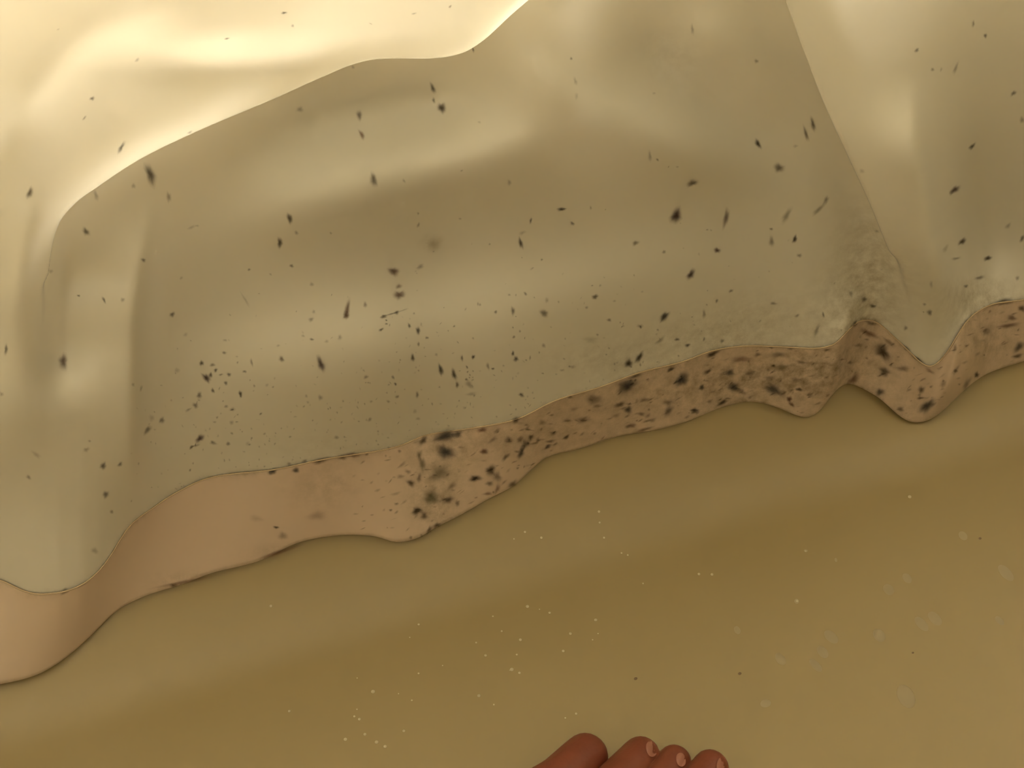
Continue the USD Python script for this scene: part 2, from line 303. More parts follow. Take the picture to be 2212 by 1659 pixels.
# the traced waves fade into straight rows higher up
sm = np.convolve(np.pad(SY, 60, mode='edge'), np.ones(121) / 121, 'valid')
wave = (SY - sm)
Y = sm + V * (TY - sm) + wave * np.exp(-V / 0.10)
Q = np.c_[X.ravel(), Y.ravel()]
Xh, Vh = np.meshgrid(cols, hv)
Qh = np.c_[Xh.ravel(), (HY + Vh * (SY - HY)).ravel()]
def base_off(xq, hfrac):
    """Plan shape of the level hem, carried up the sheet and fading; hfrac 0 at the hem's bottom edge, 1 at the seam, more above."""
    ker = np.array([1, 2, 3, 2, 1.]) / 9
    ob, os_ = (np.convolve(np.pad(o, 2, mode='edge'), ker, 'valid') for o in (anchor_b, anchor_s))
    fl, fr_ = np.linspace(XL, -420, 10), np.linspace(2620, XR, 6)
    far = lambda curve, z: [np.array([float(needed_off(x, float(curve(x)), z)) for x in e]) for e in (fl, fr_)]
    (bl, br_), (sl, sr) = far(hem_y, HZ0), far(seam_y, HZ1)
    xs = np.r_[fl, AX, fr_]; ob = np.r_[bl, ob, br_]; os_ = np.r_[sl, os_, sr]
    b, s = PchipInterpolator(xs, ob)(xq), PchipInterpolator(xs, os_)(xq)
    return np.where(hfrac < 1, b + (s - b) * hfrac, s)
def place(Qp, Qs, hfrac, hemw, grid, lift=0.0, fade=None):
    off, D = shape(Qs, hemw, grid)
    bo = base_off(Qs[:, 0], hfrac)
    off = off + bo * (fade if fade is not None else 1.0)
    d = ray(*(Qp + D).T); A = d @ NH - d[:, 2] * LEAN; B = CN0 - HZ0 * LEAN - off + CAM_Z * LEAN
    P = CAM + d * (B / A)[:, None]
    return P - d * (lift / np.linalg.norm(d, axis=1))[:, None]
fade = np.exp(-V.ravel() / 0.25)
P = place(Q, Q, np.full(len(Q), 2.0), np.exp(-V.ravel() / 0.03), X.shape, 0, fade)
Ph = place(Qh, Qh, Vh.ravel(), np.ones(len(Qh)), Xh.shape, 0.0012)
nc = len(cols)
# the sheet goes on up to the rod, in loose pleats
top = P[-nc:]; rows = []
ts = top @ TH
for k, h in enumerate(np.r_[np.linspace(0.02, 0.2, 8), np.linspace(0.24, 1.5, 24)]):
    f = smoothstep(np.array(h), 0, 0.5)
    pl = 0.03 * np.sin(ts * 38) * f + 0.012 * np.sin(ts * 17 + 1) * f
    nn = (top @ NH) * (1 - f) + (0.54 + pl) * f
    rows.append(np.outer(ts, TH) + np.outer(nn, NH) + np.c_[np.zeros((nc, 2)), (top[:, 2] * (1 - f) + np.mean(top[:, 2]) * f) + h])
P = np.vstack([P] + rows); nr = len(P) // nc
def grid_faces(nr, nc):
    i = np.arange(nr - 1)[:, None] * nc + np.arange(nc - 1)[None]; i = i.ravel()
    return np.vstack([np.c_[i, i + 1, i + nc + 1], np.c_[i, i + nc + 1, i + nc]])
# large soft mildew stains in picture units: x, y, rx, ry, strength
STAINS = [(1340, 780, 160, 40, .22), (1880, 600, 70, 130, .45), (1820, 700, 60, 80, .3), (930, 525, 18, 16, .3), (1640, 690, 120, 60, .2), (1530, 730, 160, 40, .22), (2120, 640, 80, 40, .35), (2150, 720, 90, 60, .4), (1450, 120, 60, 60, .12), (690, 960, 120, 30, .10)]
STAINS_H = [(950, 1030, 70, 110, .35), (930, 1085, 40, 40, .4), (1000, 960, 160, 40, .25), (1200, 930, 160, 60, .30), (1450, 850, 200, 60, .38), (1650, 810, 170, 60, .55), (1760, 800, 60, 70, .4), (1880, 760, 90, 90, .4), (2130, 730, 80, 60, .45), (700, 1050, 80, 50, .25), (600, 1200, 60, 22, .3), (390, 1255, 60, 18, .3), (1960, 880, 80, 50, .25)]
def stain(Qs, lst): return sum(s * np.exp(-((Qs[:, 0] - x) / rx) ** 2 - ((Qs[:, 1] - y) / ry) ** 2) for x, y, rx, ry, s in lst)
curtain = thing('shower_curtain', 'translucent cream vinyl shower curtain with folds and black mold spots hanging into the bathtub', 'shower curtain')
panel = obj('panel', (P, grid_faces(nr, nc)), M['vinyl'], curtain)
q_all = np.vstack([Q] + [np.c_[cols, np.full(nc, -2000)]] * len(rows))
vattr(panel, 'mildew', np.clip(stain(q_all, STAINS) + 0.35 * np.exp(-np.abs(q_all[:, 1] - np.tile(SY, nr)) / 6), 0, 0.8))
# the hem: a doubled strip with a turned-under edge
back = Ph - (ray(*Qh.T) / np.linalg.norm(ray(*Qh.T), axis=1, keepdims=True)) * -0.0016
hv_, hf_ = np.vstack([Ph, back]), grid_faces(len(hv), nc)
edge = np.arange(nc - 1); n0 = len(Ph)
hf_ = np.vstack([hf_, hf_[:, ::-1] + n0, np.c_[edge, edge + n0, edge + 1 + n0], np.c_[edge, edge + 1 + n0, edge + 1]])
hem = obj('hem', (hv_, hf_), M['hem'], curtain, True, label='pinkish doubled hem band stained with dark mildew')
hq = np.vstack([Qh, Qh])
vattr(hem, 'mildew', np.clip(stain(hq, STAINS_H) + 0.35 * np.exp(-(hq[:, 1] - np.tile(SY, 2 * len(hv))) / 7) * (1 + np.sin(hq[:, 0] / 37)) * 0.7 + 0.25 * np.exp(-(np.tile(HY, 2 * len(hv)) - hq[:, 1]) / 5), 0, 0.85))
# the seam: a fine welded bead along the hem's top
def tube(path, r, seg=6):
    t = np.gradient(path, axis=0); t /= np.linalg.norm(t, axis=1, keepdims=True)
    a = np.cross(t, [0, 0, 1.0]); a /= np.linalg.norm(a, axis=1, keepdims=True); b = np.cross(t, a)
    an = np.linspace(0, 2 * np.pi, seg, endpoint=False)
    v = (path[:, None] + r * (np.cos(an)[None, :, None] * a[:, None] + np.sin(an)[None, :, None] * b[:, None])).reshape(-1, 3)
    k = len(path); i = np.arange(k - 1)[:, None] * seg + np.arange(seg)[None]; j = np.arange(k - 1)[:, None] * seg + (np.arange(seg)[None] + 1) % seg
    return v, np.vstack([np.c_[i.ravel(), j.ravel(), (j + seg).ravel()], np.c_[i.ravel(), (j + seg).ravel(), (i + seg).ravel()]])
obj('seam', tube(Ph[-nc:], 0.0004), M['seam'], curtain, True, label='thin welded seam line above the hem')
rod_n, rod_z = 0.54, float(P[-nc:, 2].mean()) + 0.02
rp = np.array([W(t, rod_n, rod_z) for t in np.linspace(T0, T1, 8)])
obj('curtain_rod', tube(rp, 0.0125, 20), M['chrome'], None, True, label='straight chrome rod the shower curtain hangs from', cat='curtain rod')

# ------------------------------------------------------------------ mold
# z(k): spots measured on eight enlargements of the photograph. x, y, length, width, slant (degrees, counter-clockwise), strength, colour
K = 740 / 2192
ORG = {1: (0, 0), 2: (740, 0), 3: (1472, 0), 4: (0, 550), 5: (740, 550), 6: (1472, 550), 7: (0, 1100), 8: (740, 1100)}
SPOTS = {
1: [(1818,82,35,16,0,.9),(1873,165,20,18,0,.6),(1452,247,28,14,10,.8),(878,383,35,18,50,.4),(590,630,35,22,40,.8),(540,755,30,16,45,.45),(775,945,70,28,62,.85),(190,1235,80,30,65,.85),(372,188,20,12,45,.25),(1215,846,36,14,25,.6),(963,1120,120,60,-75,.9),(615,1252,60,30,-75,.45),(855,1190,35,25,80,.4),(1080,1262,70,26,-85,.5),(550,1483,50,40,-60,.7),(1920,700,50,30,10,.4),(1853,1398,70,28,-70,.85),(1790,1553,55,36,90,.9),(1897,1490,30,22,90,.45),(2117,1492,18,14,0,.4),(1225,1455,55,18,25,.3),(1262,1445,20,16,0,.3)],
2: [(688,42,28,12,35,.7,'r'),(457,87,35,10,10,.5),(180,152,22,8,-20,.4),(835,318,36,14,-80,.7),(1463,375,20,16,0,.7),(577,565,70,26,-75,.85),(583,642,40,18,-70,.7),(635,690,70,44,-80,.95),(107,738,60,36,80,.6,'p'),(123,862,55,30,-55,.7,'r'),(197,1148,100,36,-80,.7),(393,1157,24,18,-60,.35),(762,1092,22,12,20,.35),(1067,1168,34,26,-60,.4),(875,782,20,16,0,.3),(1490,520,45,24,-80,.35),(1497,615,40,22,90,.25),(1400,1340,50,22,12,.9),(1204,1412,34,16,85,.8),(1140,1557,70,24,-80,.85),(1470,1430,26,22,-45,.7),(1588,1330,24,14,80,.4),(485,1440,34,18,80,.6),(484,1366,18,14,0,.5),(752,1400,18,14,0,.4),(2135,1380,95,62,85,1,'p'),(1875,1555,40,30,0,.6),(2057,1612,26,20,0,.55),(1967,1000,70,22,-80,.35),(2015,1022,18,18,0,.5),(2142,1068,16,14,0,.3),(1993,597,22,16,0,.3),(67,430,24,18,0,.4),(590,1560,100,90,0,.25,'o'),(1150,1490,40,24,10,.25)],
3: [(70,190,60,22,90,.4,'p'),(480,392,30,24,30,.5),(1868,153,40,18,78,.6),(1945,228,32,20,70,.7),(1506,322,34,20,30,.7),(1607,445,26,20,20,.5),(1662,445,26,16,60,.35),(1755,437,70,26,70,.45),(2125,597,40,28,50,.6),(2180,768,40,34,60,.5),(1860,937,50,28,55,.8),(1748,1215,80,34,45,.85,'p'),(1797,1545,62,30,50,.9),(2180,1525,44,26,60,.7),(842,797,90,24,-72,.85),(797,857,80,26,-72,.7),(490,920,64,28,-70,1),(625,1075,64,54,20,.65),(70,1172,65,40,8,.7),(285,1395,105,34,82,.8,'p'),(725,1530,48,26,60,1),(575,1465,20,18,0,.6),(577,1545,70,30,85,.5),(672,1380,100,40,55,.4,'g'),(925,1280,60,24,65,.55),(880,1340,90,30,40,.45,'g'),(228,1602,36,36,0,.9,'p'),(1155,1095,36,26,-30,.3),(2090,1445,50,24,35,.35),(755,1635,30,28,0,.5),(1960,1650,50,26,20,.5),(1250,1480,24,20,0,.4),(730,935,30,20,0,.3),(165,1470,16,12,0,.4),(1690,1590,70,24,55,.3,'g')],
4: [(918,35,30,26,0,.75),(325,107,28,26,0,.4),(503,263,18,16,0,.8),(665,290,44,16,-70,.7),(785,290,30,24,80,.4),(1102,383,36,30,0,.75),(1594,96,20,16,0,.7),(1865,72,28,20,0,.65),(1160,150,22,18,0,.3),(1995,190,28,24,0,.4),(38,607,60,22,80,.7),(405,685,85,60,90,.85,'p'),(1990,415,30,28,0,.5),(2008,365,24,20,0,.4),(1995,542,24,18,0,.7),(1940,520,24,16,0,.35),(1435,628,24,20,0,.6),(1780,582,20,16,0,.4),(1440,548,24,18,0,.35),(1290,695,34,26,-60,.8),(1360,706,30,24,0,.55),(1380,740,24,24,0,.7),(1320,790,70,34,-55,.95,'p'),(1348,770,30,22,70,.8),(1465,768,30,20,0,.7),(1413,768,24,14,10,.5),(1445,822,26,22,0,.7),(1362,870,36,18,-60,.7),(1610,690,44,18,-80,.5),(1565,748,22,20,0,.6),(1520,690,14,14,0,.4),(1800,668,36,36,0,.55),(2052,700,90,40,-75,.95,'p'),(1538,892,40,22,90,.85),(1275,900,38,34,30,.55),(1250,965,34,34,0,.6),(1205,993,36,20,30,.35),(1037,1060,44,32,40,.65),(945,1122,56,36,55,.65),(970,1045,50,30,-60,.25),(1278,1178,56,40,35,.9,'p'),(1225,1232,30,20,30,.75),(1255,1222,50,14,10,.4),(1365,1205,44,24,0,.4),(1460,1210,28,22,-60,.5),(1487,990,40,20,20,.4),(1447,972,26,18,0,.4),(1585,1210,30,26,0,.2,'g'),(573,1193,20,16,0,.35),(553,1248,40,28,40,.4),(660,1352,50,34,45,.75),(768,1342,40,22,60,.65),(677,1535,50,34,50,.6),(232,1280,60,30,-45,.25,'r'),(182,1425,32,26,-60,.45),(852,832,22,20,0,.4),(903,857,34,18,80,.4),(1627,840,16,16,0,.4),(1708,835,24,18,0,.3),(1747,847,14,14,0,.4),(2050,915,40,26,-70,.4),(1960,905,20,20,0,.35),(1970,945,20,16,0,.3),(2153,1170,28,24,0,.45),(1745,1388,60,40,20,.9,'s'),(1893,1380,46,30,30,.9,'s'),(2050,1318,90,40,12,.85),(2190,1300,60,30,0,.6),(1950,1322,40,24,10,.5),(1850,1340,30,20,10,.4),(715,1645,24,22,0,.5),(1135,742,36,28,0,.25),(1570,290,90,18,-60,.25),(10,893,30,24,80,.4,'r'),(1482,1075,28,26,0,.3),(1187,512,28,24,0,.25),(2090,555,30,18,0,.3),(2175,530,30,30,0,.4)],
5: [(328,108,60,56,0,.8,'r'),(497,78,55,24,30,.4),(360,203,40,30,0,.55,'r'),(362,258,62,56,0,.75,'r'),(145,320,40,22,80,.55,'p'),(30,350,120,30,85,.75,'r'),(22,390,44,36,0,.7,'r'),(262,396,34,24,20,.9),(315,378,80,12,15,.55),(347,370,28,22,0,.7),(390,355,50,10,20,.35),(280,420,14,12,0,.8),(281,443,18,12,0,.8),(247,480,30,18,30,.8),(427,455,32,18,-60,.7),(483,487,50,24,-75,.85),(540,532,22,18,-30,.6),(486,573,30,14,-80,.6),(449,660,50,22,88,.8),(457,376,16,14,0,.4),(628,737,70,28,-85,.95,'s'),(713,768,70,28,-65,.95,'s'),(733,833,34,24,90,.7),(764,662,36,18,85,.7),(836,655,30,20,80,.85),(796,720,22,12,-60,.7),(930,715,50,18,-70,.5),(962,730,20,14,0,.8),(1090,633,30,20,-80,.85),(1110,668,34,30,-30,.85,'s'),(1090,360,50,26,-75,.65),(980,367,22,18,80,.6),(866,315,20,12,90,.45),(1170,250,24,18,-60,.6),(1308,293,26,20,90,.6),(1290,375,50,44,0,.6),(1615,270,40,28,0,.7),(1562,340,20,16,0,.5),(1648,198,18,14,0,.4),(1597,198,14,12,0,.5),(1706,418,26,24,0,.6),(1740,297,20,14,0,.3),(1275,32,14,14,0,.6),(714,458,14,14,0,.7),(1096,527,18,18,0,.6),(1090,466,12,12,0,.5),(1135,490,16,14,0,.4),(1905,458,36,26,0,.45),(2058,398,80,36,55,1,'s'),(2140,543,30,22,0,.6),(2030,550,70,28,40,.35,'g'),(1830,697,60,40,40,1),(1898,658,70,34,62,.95),(1905,705,20,14,80,.5),(1470,718,44,22,15,.4),(1405,740,26,18,0,.4),(1145,898,36,28,0,.6),(1287,582,26,24,0,.4),(478,897,36,22,90,.5),(338,828,18,18,0,.7),(350,910,22,18,0,.5),(323,785,22,22,0,.5),(150,783,30,24,0,.5),(175,1055,26,22,80,.5),(293,940,20,20,0,.35),(183,940,18,18,0,.3),(463,1003,26,24,0,.25),(483,1050,28,20,0,.3),(810,830,60,40,-60,.35),(825,892,60,24,0,.3),(780,980,20,18,0,.3),(600,640,20,20,0,.3),(1200,660,30,12,90,.4),(1175,675,14,10,0,.4),(800,750,12,12,0,.5),(815,770,12,12,0,.5),(833,785,10,10,0,.5),(812,787,10,10,0,.5),(835,745,10,10,0,.5),(1590,545,100,40,5,.25,'g'),
 (515,1190,60,44,50,.8),(655,1160,140,70,8,1,'s'),(660,1265,100,85,0,1,'s'),(740,1150,60,50,0,.65,'s'),(895,1122,60,34,0,.8,'r'),(1110,1058,50,40,20,.85),(905,1260,46,40,0,.75,'r'),(848,1432,70,44,0,1),(947,1380,70,56,25,.95),(990,1420,60,60,45,.6,'s'),(940,1465,50,32,20,.6),(437,1463,50,46,0,.8),(510,1340,100,34,-80,.6,'g'),(490,1280,50,40,80,.55,'g'),(490,1430,60,30,90,.5),(620,1400,170,80,25,.5,'g'),(570,1560,120,80,20,.75,'g'),(675,1570,60,46,0,.8),(475,1640,60,50,0,1),(1045,1295,70,26,50,.6),(1142,1270,75,36,60,.9,'s'),(1170,1215,80,40,55,.65,'s'),(1205,1168,46,26,55,.75),(1250,1190,40,22,55,.6),(1135,1183,50,32,40,.6),(1060,1185,60,40,40,.5),(1312,1230,36,26,45,.85,'s'),(1330,1195,60,24,15,.5),(1432,1168,46,24,25,.7),(1090,1468,60,40,45,.65),(990,1500,60,34,70,.6,'r'),(930,1530,60,24,10,.6,'r'),(1820,840,150,70,20,1,'s'),(2170,800,110,66,60,1,'s'),(1775,960,70,34,15,.75),(1828,992,60,40,40,.95,'s'),(1610,930,110,60,20,.55),(1455,912,40,18,15,.6),(1930,1120,120,20,15,.65),(2085,1000,90,40,60,.6,'s'),(1850,1095,60,26,0,.6,'r'),(1910,1020,50,30,0,.5),(1540,1060,90,40,20,.45),(1280,1075,50,40,30,.35,'g'),(2085,945,80,34,15,.45),(1630,970,60,20,15,.4),(2100,735,50,26,20,.75),(1880,775,100,20,15,.6),(345,1595,24,20,0,.5),(308,1635,20,16,0,.6),(735,1590,40,30,60,.55),(60,1282,110,34,5,.7,'r'),(155,1278,20,20,0,.6),(365,1258,24,20,0,.5),(297,1240,24,20,0,.5),(380,1345,60,24,35,.35),(370,1420,50,26,20,.4),(420,1390,40,30,0,.4),(340,1530,60,24,20,.3),(700,1480,60,40,40,.4),(985,1130,50,24,30,.4),(1180,1110,40,24,40,.4),(960,1185,70,30,40,.35),(1350,1140,60,24,20,.4),(1430,1060,60,20,20,.35),(1980,1060,60,24,10,.45),(1750,1030,70,24,15,.35),(1930,930,60,30,20,.45),(1480,990,70,24,25,.3)],
6: [(60,128,64,44,60,.9,'p'),(317,232,30,20,40,.6),(226,296,26,16,60,.7),(145,380,50,26,85,.45),(590,312,50,18,0,.35),(740,392,26,20,30,.5),(908,385,36,14,-80,.6),(865,485,70,28,65,.5,'g'),(40,580,36,20,30,.8),(145,540,26,14,70,.6),(260,553,30,26,0,.5),(1085,250,40,30,80,.4),(1170,288,44,28,40,.6),(1225,330,36,26,0,.75),(1555,318,22,20,0,.5),(1588,370,40,32,55,.6),(1598,190,50,20,85,.35),(1820,202,26,22,40,.6),(1910,148,60,26,5,.5),(1960,26,50,24,35,.6),(1755,25,50,22,10,.4),(1435,470,30,26,0,.45),(2150,150,30,24,0,.4),(2060,300,140,36,8,.8),(2180,345,50,40,0,.8),(2115,405,60,40,0,.5,'r'),(2090,455,130,34,5,.6,'r'),(1950,490,60,50,80,.4),(2160,590,80,50,35,.85,'s'),(2150,650,80,26,15,.8),(1890,770,46,30,60,.8),(1825,830,90,40,60,.55,'s'),(1675,830,60,30,60,.4),(1755,740,70,30,60,.45),(1750,600,60,24,70,.5),
 (200,637,80,36,25,.95),(385,670,110,50,5,.55,'r'),(310,755,70,40,20,.8,'s'),(165,750,70,24,40,.65),(130,850,44,28,50,.8,'s'),(335,850,90,60,5,.8,'s'),(390,880,50,40,0,.5),(590,865,120,70,-40,.85,'s'),(690,925,40,34,-30,.95,'r'),(706,960,36,26,-30,.8,'r'),(753,863,44,24,-15,.85),(265,946,90,26,25,.85),(85,1000,60,34,20,.85,'s'),(180,940,40,24,20,.5),(770,690,60,26,0,.55),(730,800,70,30,0,.45),(820,900,50,26,0,.4),(1290,625,105,85,-55,1,'k'),(1200,505,110,44,-25,.7,'r'),(1300,750,80,50,-30,.8),(1415,730,90,40,-10,.5),(1270,880,60,48,0,.85,'s'),(1535,865,56,38,60,.75),(1530,918,50,18,0,.7),(1570,970,130,50,45,.95,'s'),(1400,990,56,30,0,.6),(1100,800,110,40,35,.7,'r'),(1510,668,80,26,-35,.95),(1590,745,60,26,-25,.5,'r'),(1110,445,50,26,50,.75),(930,610,40,20,10,.85),(575,593,30,22,0,.7),(490,640,60,26,20,.5),(620,640,80,40,0,.5),(640,720,120,40,10,.45,'g'),(560,790,80,30,0,.4),(440,760,70,26,20,.45),(700,600,60,20,0,.5),(1330,560,90,26,-40,.5),(1210,440,60,26,-10,.5),(1130,580,60,24,0,.4),(1440,600,60,24,-40,.6),(1080,690,36,26,0,.45)],
7: [(605,265,50,36,0,.35,'g'),(1767,116,34,18,0,.85),(1810,170,60,50,50,.4),(415,525,60,30,20,.75),(510,490,120,18,28,.5),(1795,273,300,22,20,.65,'r'),(1180,466,310,26,12,.55,'r'),(1110,490,40,26,20,.6),(2030,40,120,60,20,.3,'r'),(1640,60,90,40,0,.2,'r')],
8: [(522,42,50,46,0,.7),(605,103,50,30,40,.85),(555,132,60,26,70,.75),(437,182,26,20,0,.6),(505,168,20,18,0,.5)],
}
spots = []
for k, lst in SPOTS.items():
    for s in lst:
        x, y, L, w, an, st = s[:6]; c = s[6] if len(s) > 6 else 'k'
        spots.append((ORG[k][0] + x * K, ORG[k][1] + y * K, L * K, w * K, an, st, c))
for _ in range(420):                             # the finest peppering, thickest low on the sheet
    x = rng.normal(860, 420); y = float(seam_y(np.clip(x, 0, 2212))) - abs(rng.normal(0, 150)) - 6
    if 280 < x < 2200: spots.append((x, y, rng.uniform(2.5, 7), rng.uniform(2, 5), rng.uniform(0, 180), rng.uniform(.1, .45), 'k'))
for _ in range(300):
    x = rng.uniform(760, 2205); h = float(hem_y(x)); s_ = float(seam_y(x)); y = s_ + (h - s_) * rng.uniform(0.03, .95)
    spots.append((x, y, rng.uniform(4, 16), rng.uniform(2.5, 6), 25 + rng.normal(0, 15), rng.uniform(.12, .5), rng.choice(['k', 'r', 'g', 'k'])))
# what of the sheet can be seen: nearest points, by a coarse depth map
allP = np.vstack([P[:nc * len(vp)], Ph]); allpx = to_px(allP); allr = np.linalg.norm(allP - CAM, axis=1)
fn = lambda V_, F_: meshkit.arrays((V_, F_), True)[2]
nrm = np.vstack([fn(P, grid_faces(nr, nc))[:nc * len(vp)], fn(Ph, grid_faces(len(hv), nc))])
face = -np.einsum('ij,ij->i', nrm, (allP - CAM) / allr[:, None]); nrm *= np.sign(np.median(face)); face *= np.sign(np.median(face))
inside = (allpx[:, 0] > -60) & (allpx[:, 0] < 2270) & (allpx[:, 1] > -60) & (allpx[:, 1] < 1600) & (face > 0.02)
ip = np.where(inside)[0]; cell = ((allpx[ip] + 64) // 7).astype(int); depth = np.full((340, 250), 9.0)
np.minimum.at(depth, (cell[:, 0], cell[:, 1]), allr[ip])
vis = ip[allr[ip] < depth[cell[:, 0], cell[:, 1]] + 0.008]
tree = cKDTree(allpx[vis])
def on_curtain(pts, lift=0.0006):
    d, i = tree.query(pts, k=6); rr = allr[vis][i]
    near = np.abs(rr - np.median(rr[0])) < 0.012
    w = np.where(near, 1 / (d + 0.3) ** 2, 1e-9); r = (w * rr).sum(1) / w.sum(1)
    v = ray(*pts.T); v /= np.linalg.norm(v, axis=1, keepdims=True)
    return CAM + v * (r - lift)[:, None]
def spot_mesh(s, rings=4, seg=14, seed=0):
    x, y, L, w, an, st, c = s; g = np.random.default_rng(seed)
    a = np.linspace(0, 2 * np.pi, seg, endpoint=False); ph = g.uniform(0, 6.28, 3)
    wob = 1 + 0.16 * np.sin(2 * a + ph[0]) + 0.12 * np.sin(3 * a + ph[1]) + 0.10 * np.sin(5 * a + ph[2])
    ca, sa = math.cos(math.radians(an)), math.sin(math.radians(an)); st = 0.86 * st; pts, cov = [(x, y)], [st]
    for k in range(1, rings + 1):
        r = k / rings; ex, ey = 0.70 * L * r * np.cos(a) * wob, 0.70 * w * r * np.sin(a) * wob
        pts += list(np.c_[x + ex * ca + ey * sa, y - ex * sa + ey * ca]); cov += list(st * (1 - smoothstep(r, 0.0, 1.0)) * np.clip(1 + g.normal(0, .08, seg), 0, 1.1) if r < 1 else np.zeros(seg))
    b = np.arange(seg); f = [np.c_[np.zeros(seg, int), 1 + (b + 1) % seg, 1 + b]]
    for k in range(rings - 1):
        p, q = 1 + k * seg + b, 1 + k * seg + (b + 1) % seg
        f += [np.c_[p, q, q + seg], np.c_[p, q + seg, p + seg]]
    return on_curtain(np.array(pts)), np.vstack(f), np.clip(cov, 0, 1)
spots.sort(key=lambda s: -s[2] * s[3] * s[5])
LIMIT = 290
fine = {}
for i, s in enumerate(spots):
    if not (-8 < s[0] < 2220 and -8 < s[1] < 1560): continue
    if i < LIMIT and s[2] >= 8:
        v, f, c = spot_mesh(s, seed=i)
        vattr(obj('mold_spot', (v, f), MOLD[s[6]], curtain, label={'p': 'purplish black mold spot', 'r': 'reddish brown mold spot', 's': 'slate grey mold blotch', 'g': 'faint olive green mold stain', 'o': 'pale ochre stain'}.get(s[6])), 'cover', c)
    else:
        fine.setdefault(s[6], []).append(spot_mesh(s, 2, 7, seed=i))
for c, lst in fine.items():
    v = np.vstack([m[0] for m in lst]); k = np.cumsum([0] + [len(m[0]) for m in lst]); f = np.vstack([m[1] + o for m, o in zip(lst, k)])
    vattr(obj('mold_speck', (v, f), MOLD[c], curtain, kind='stuff'), 'cover', np.concatenate([m[2] for m in lst]))

# ------------------------------------------------------------------ the bather's foot
def chain(*balls):                                # hull of neighbouring spheres
    out = []
    sp = [manifold3d.Manifold.sphere(r, 28).translate(list(map(float, p))) for p, r in balls]
    for a, b in zip(sp, sp[1:]): out.append(manifold3d.Manifold.batch_hull([a, b]))
    return out
def at(px, py, z): return on_z(np.array(px), np.array(py), z)
bones = []
TOES = [((1264, 1634), .0101, (1206, 1690), .0108, (1075, 1790), .0150), ((1384, 1634), .0087, (1328, 1694), .0096, (1235, 1850), .0125), ((1456, 1647), .0077, (1405, 1715), .0080, (1320, 1870), .0115), ((1534, 1660), .0082, (1478, 1730), .0080, (1395, 1880), .0110), ((1585, 1722), .0080, (1535, 1775), .0080, (1455, 1890), .0110)]
mtp = []
for tip, r0, mid, r1, ball, r2 in TOES:
    a, b, c = at(*tip, r0), at(*mid, r1 + 0.007), at(*ball, r2 + 0.003)
    mtp.append((c, r2)); bones += chain((a, r0), (b, r1), (c, r2))
fd = at(1330, 1640, 0.0) - at(1200, 1870, 0.0); fd[2] = 0; fd /= np.linalg.norm(fd); fr = np.array([fd[1], -fd[0], 0])
mid = np.mean([m[0] for m in mtp], axis=0)
heel = mid - fd * 0.155; heel[2] = 0.026
inst_l, inst_r = mid - fd * 0.060 - fr * 0.018 + [0, 0, .020], mid - fd * 0.060 + fr * 0.018 + [0, 0, .008]
ankle = mid - fd * 0.125 + [0, 0, 0.062]; shin = ankle - fd * 0.06 + [0, 0, 0.17]; knee = ankle - fd * 0.10 + [0, 0, 0.34]
for c, r in mtp[:2]: bones += chain((c, r), (inst_l, .024))
for c, r in mtp[2:]: bones += chain((c, r), (inst_r, .021))
for a, b in zip(mtp, mtp[1:]): bones += chain(a, b)
bones += chain((inst_l, .024), (ankle, .032)) + chain((inst_r, .021), (ankle, .032)) + chain((inst_l, .024), (heel, .026)) + chain((inst_r, .021), (heel, .026)) + chain((heel, .026), (ankle, .032), (shin, .045), (knee, .050))
body = bones[0]
for b in bones[1:]: body = body + b
bm = body.refine_to_length(0.0035).to_mesh(); bm = trimesh.Trimesh(bm.vert_properties[:, :3], bm.tri_verts)
trimesh.smoothing.filter_taubin(bm, iterations=6)
bv = np.array(bm.vertices); bv[:, 2] = np.maximum(bv[:, 2], 0.0003)
person = thing('person', 'bare right foot of a person standing in the bathtub, toes at the picture bottom', 'person')
obj('foot', (bv, np.array(bm.faces)), M['skin'], person)
bt = cKDTree(bv)
def nail(px, py, l, w, dirpx):
    """A toenail: a curved plate lying on the toe."""
    u = np.array(dirpx, float); u /= np.linalg.norm(u); v2 = np.array([-u[1], u[0]])
    g = np.linspace(-1, 1, 9); X_, Y_ = np.meshgrid(g, g); m = np.sqrt(np.maximum(1 - 0.45 * Y_ ** 2, 0)), np.sqrt(np.maximum(1 - 0.45 * X_ ** 2, 0))
    pts = np.array([px, py]) + (X_ * m[0] * l)[..., None] * u + (Y_ * m[1] * w)[..., None] * v2; pts = pts.reshape(-1, 2)
    bp = to_px(bv); br = np.linalg.norm(bv - CAM, axis=1)
    t2 = cKDTree(bp); out = []
    for q in pts:
        i = t2.query_ball_point(q, 22); r = br[i].min() if i else br[t2.query(q)[1]]
        near = [j for j in i if br[j] < r + 0.010]; ww = np.array([1 / (np.linalg.norm(bp[j] - q) + 2) ** 2 for j in near])
        d = ray(*q); d /= np.linalg.norm(d)
        out.append(CAM + d * ((ww * br[near]).sum() / ww.sum() - 0.0007))
    out = np.array(out); k = len(out); low = out + (out - CAM) / np.linalg.norm(out - CAM, axis=1, keepdims=True) * 0.0012
    return np.vstack([out, low]), np.vstack([grid_faces(9, 9), grid_faces(9, 9)[:, ::-1] + k])
for a in ((1407, 1618, 17, 11, (-.25, -1)), (1471, 1641, 15, 10, (-.2, -1)), (1557, 1651, 15, 9, (.1, -1))):
    obj('toenail', nail(*a), M['nail'], person, label='pale pinkish toenail')

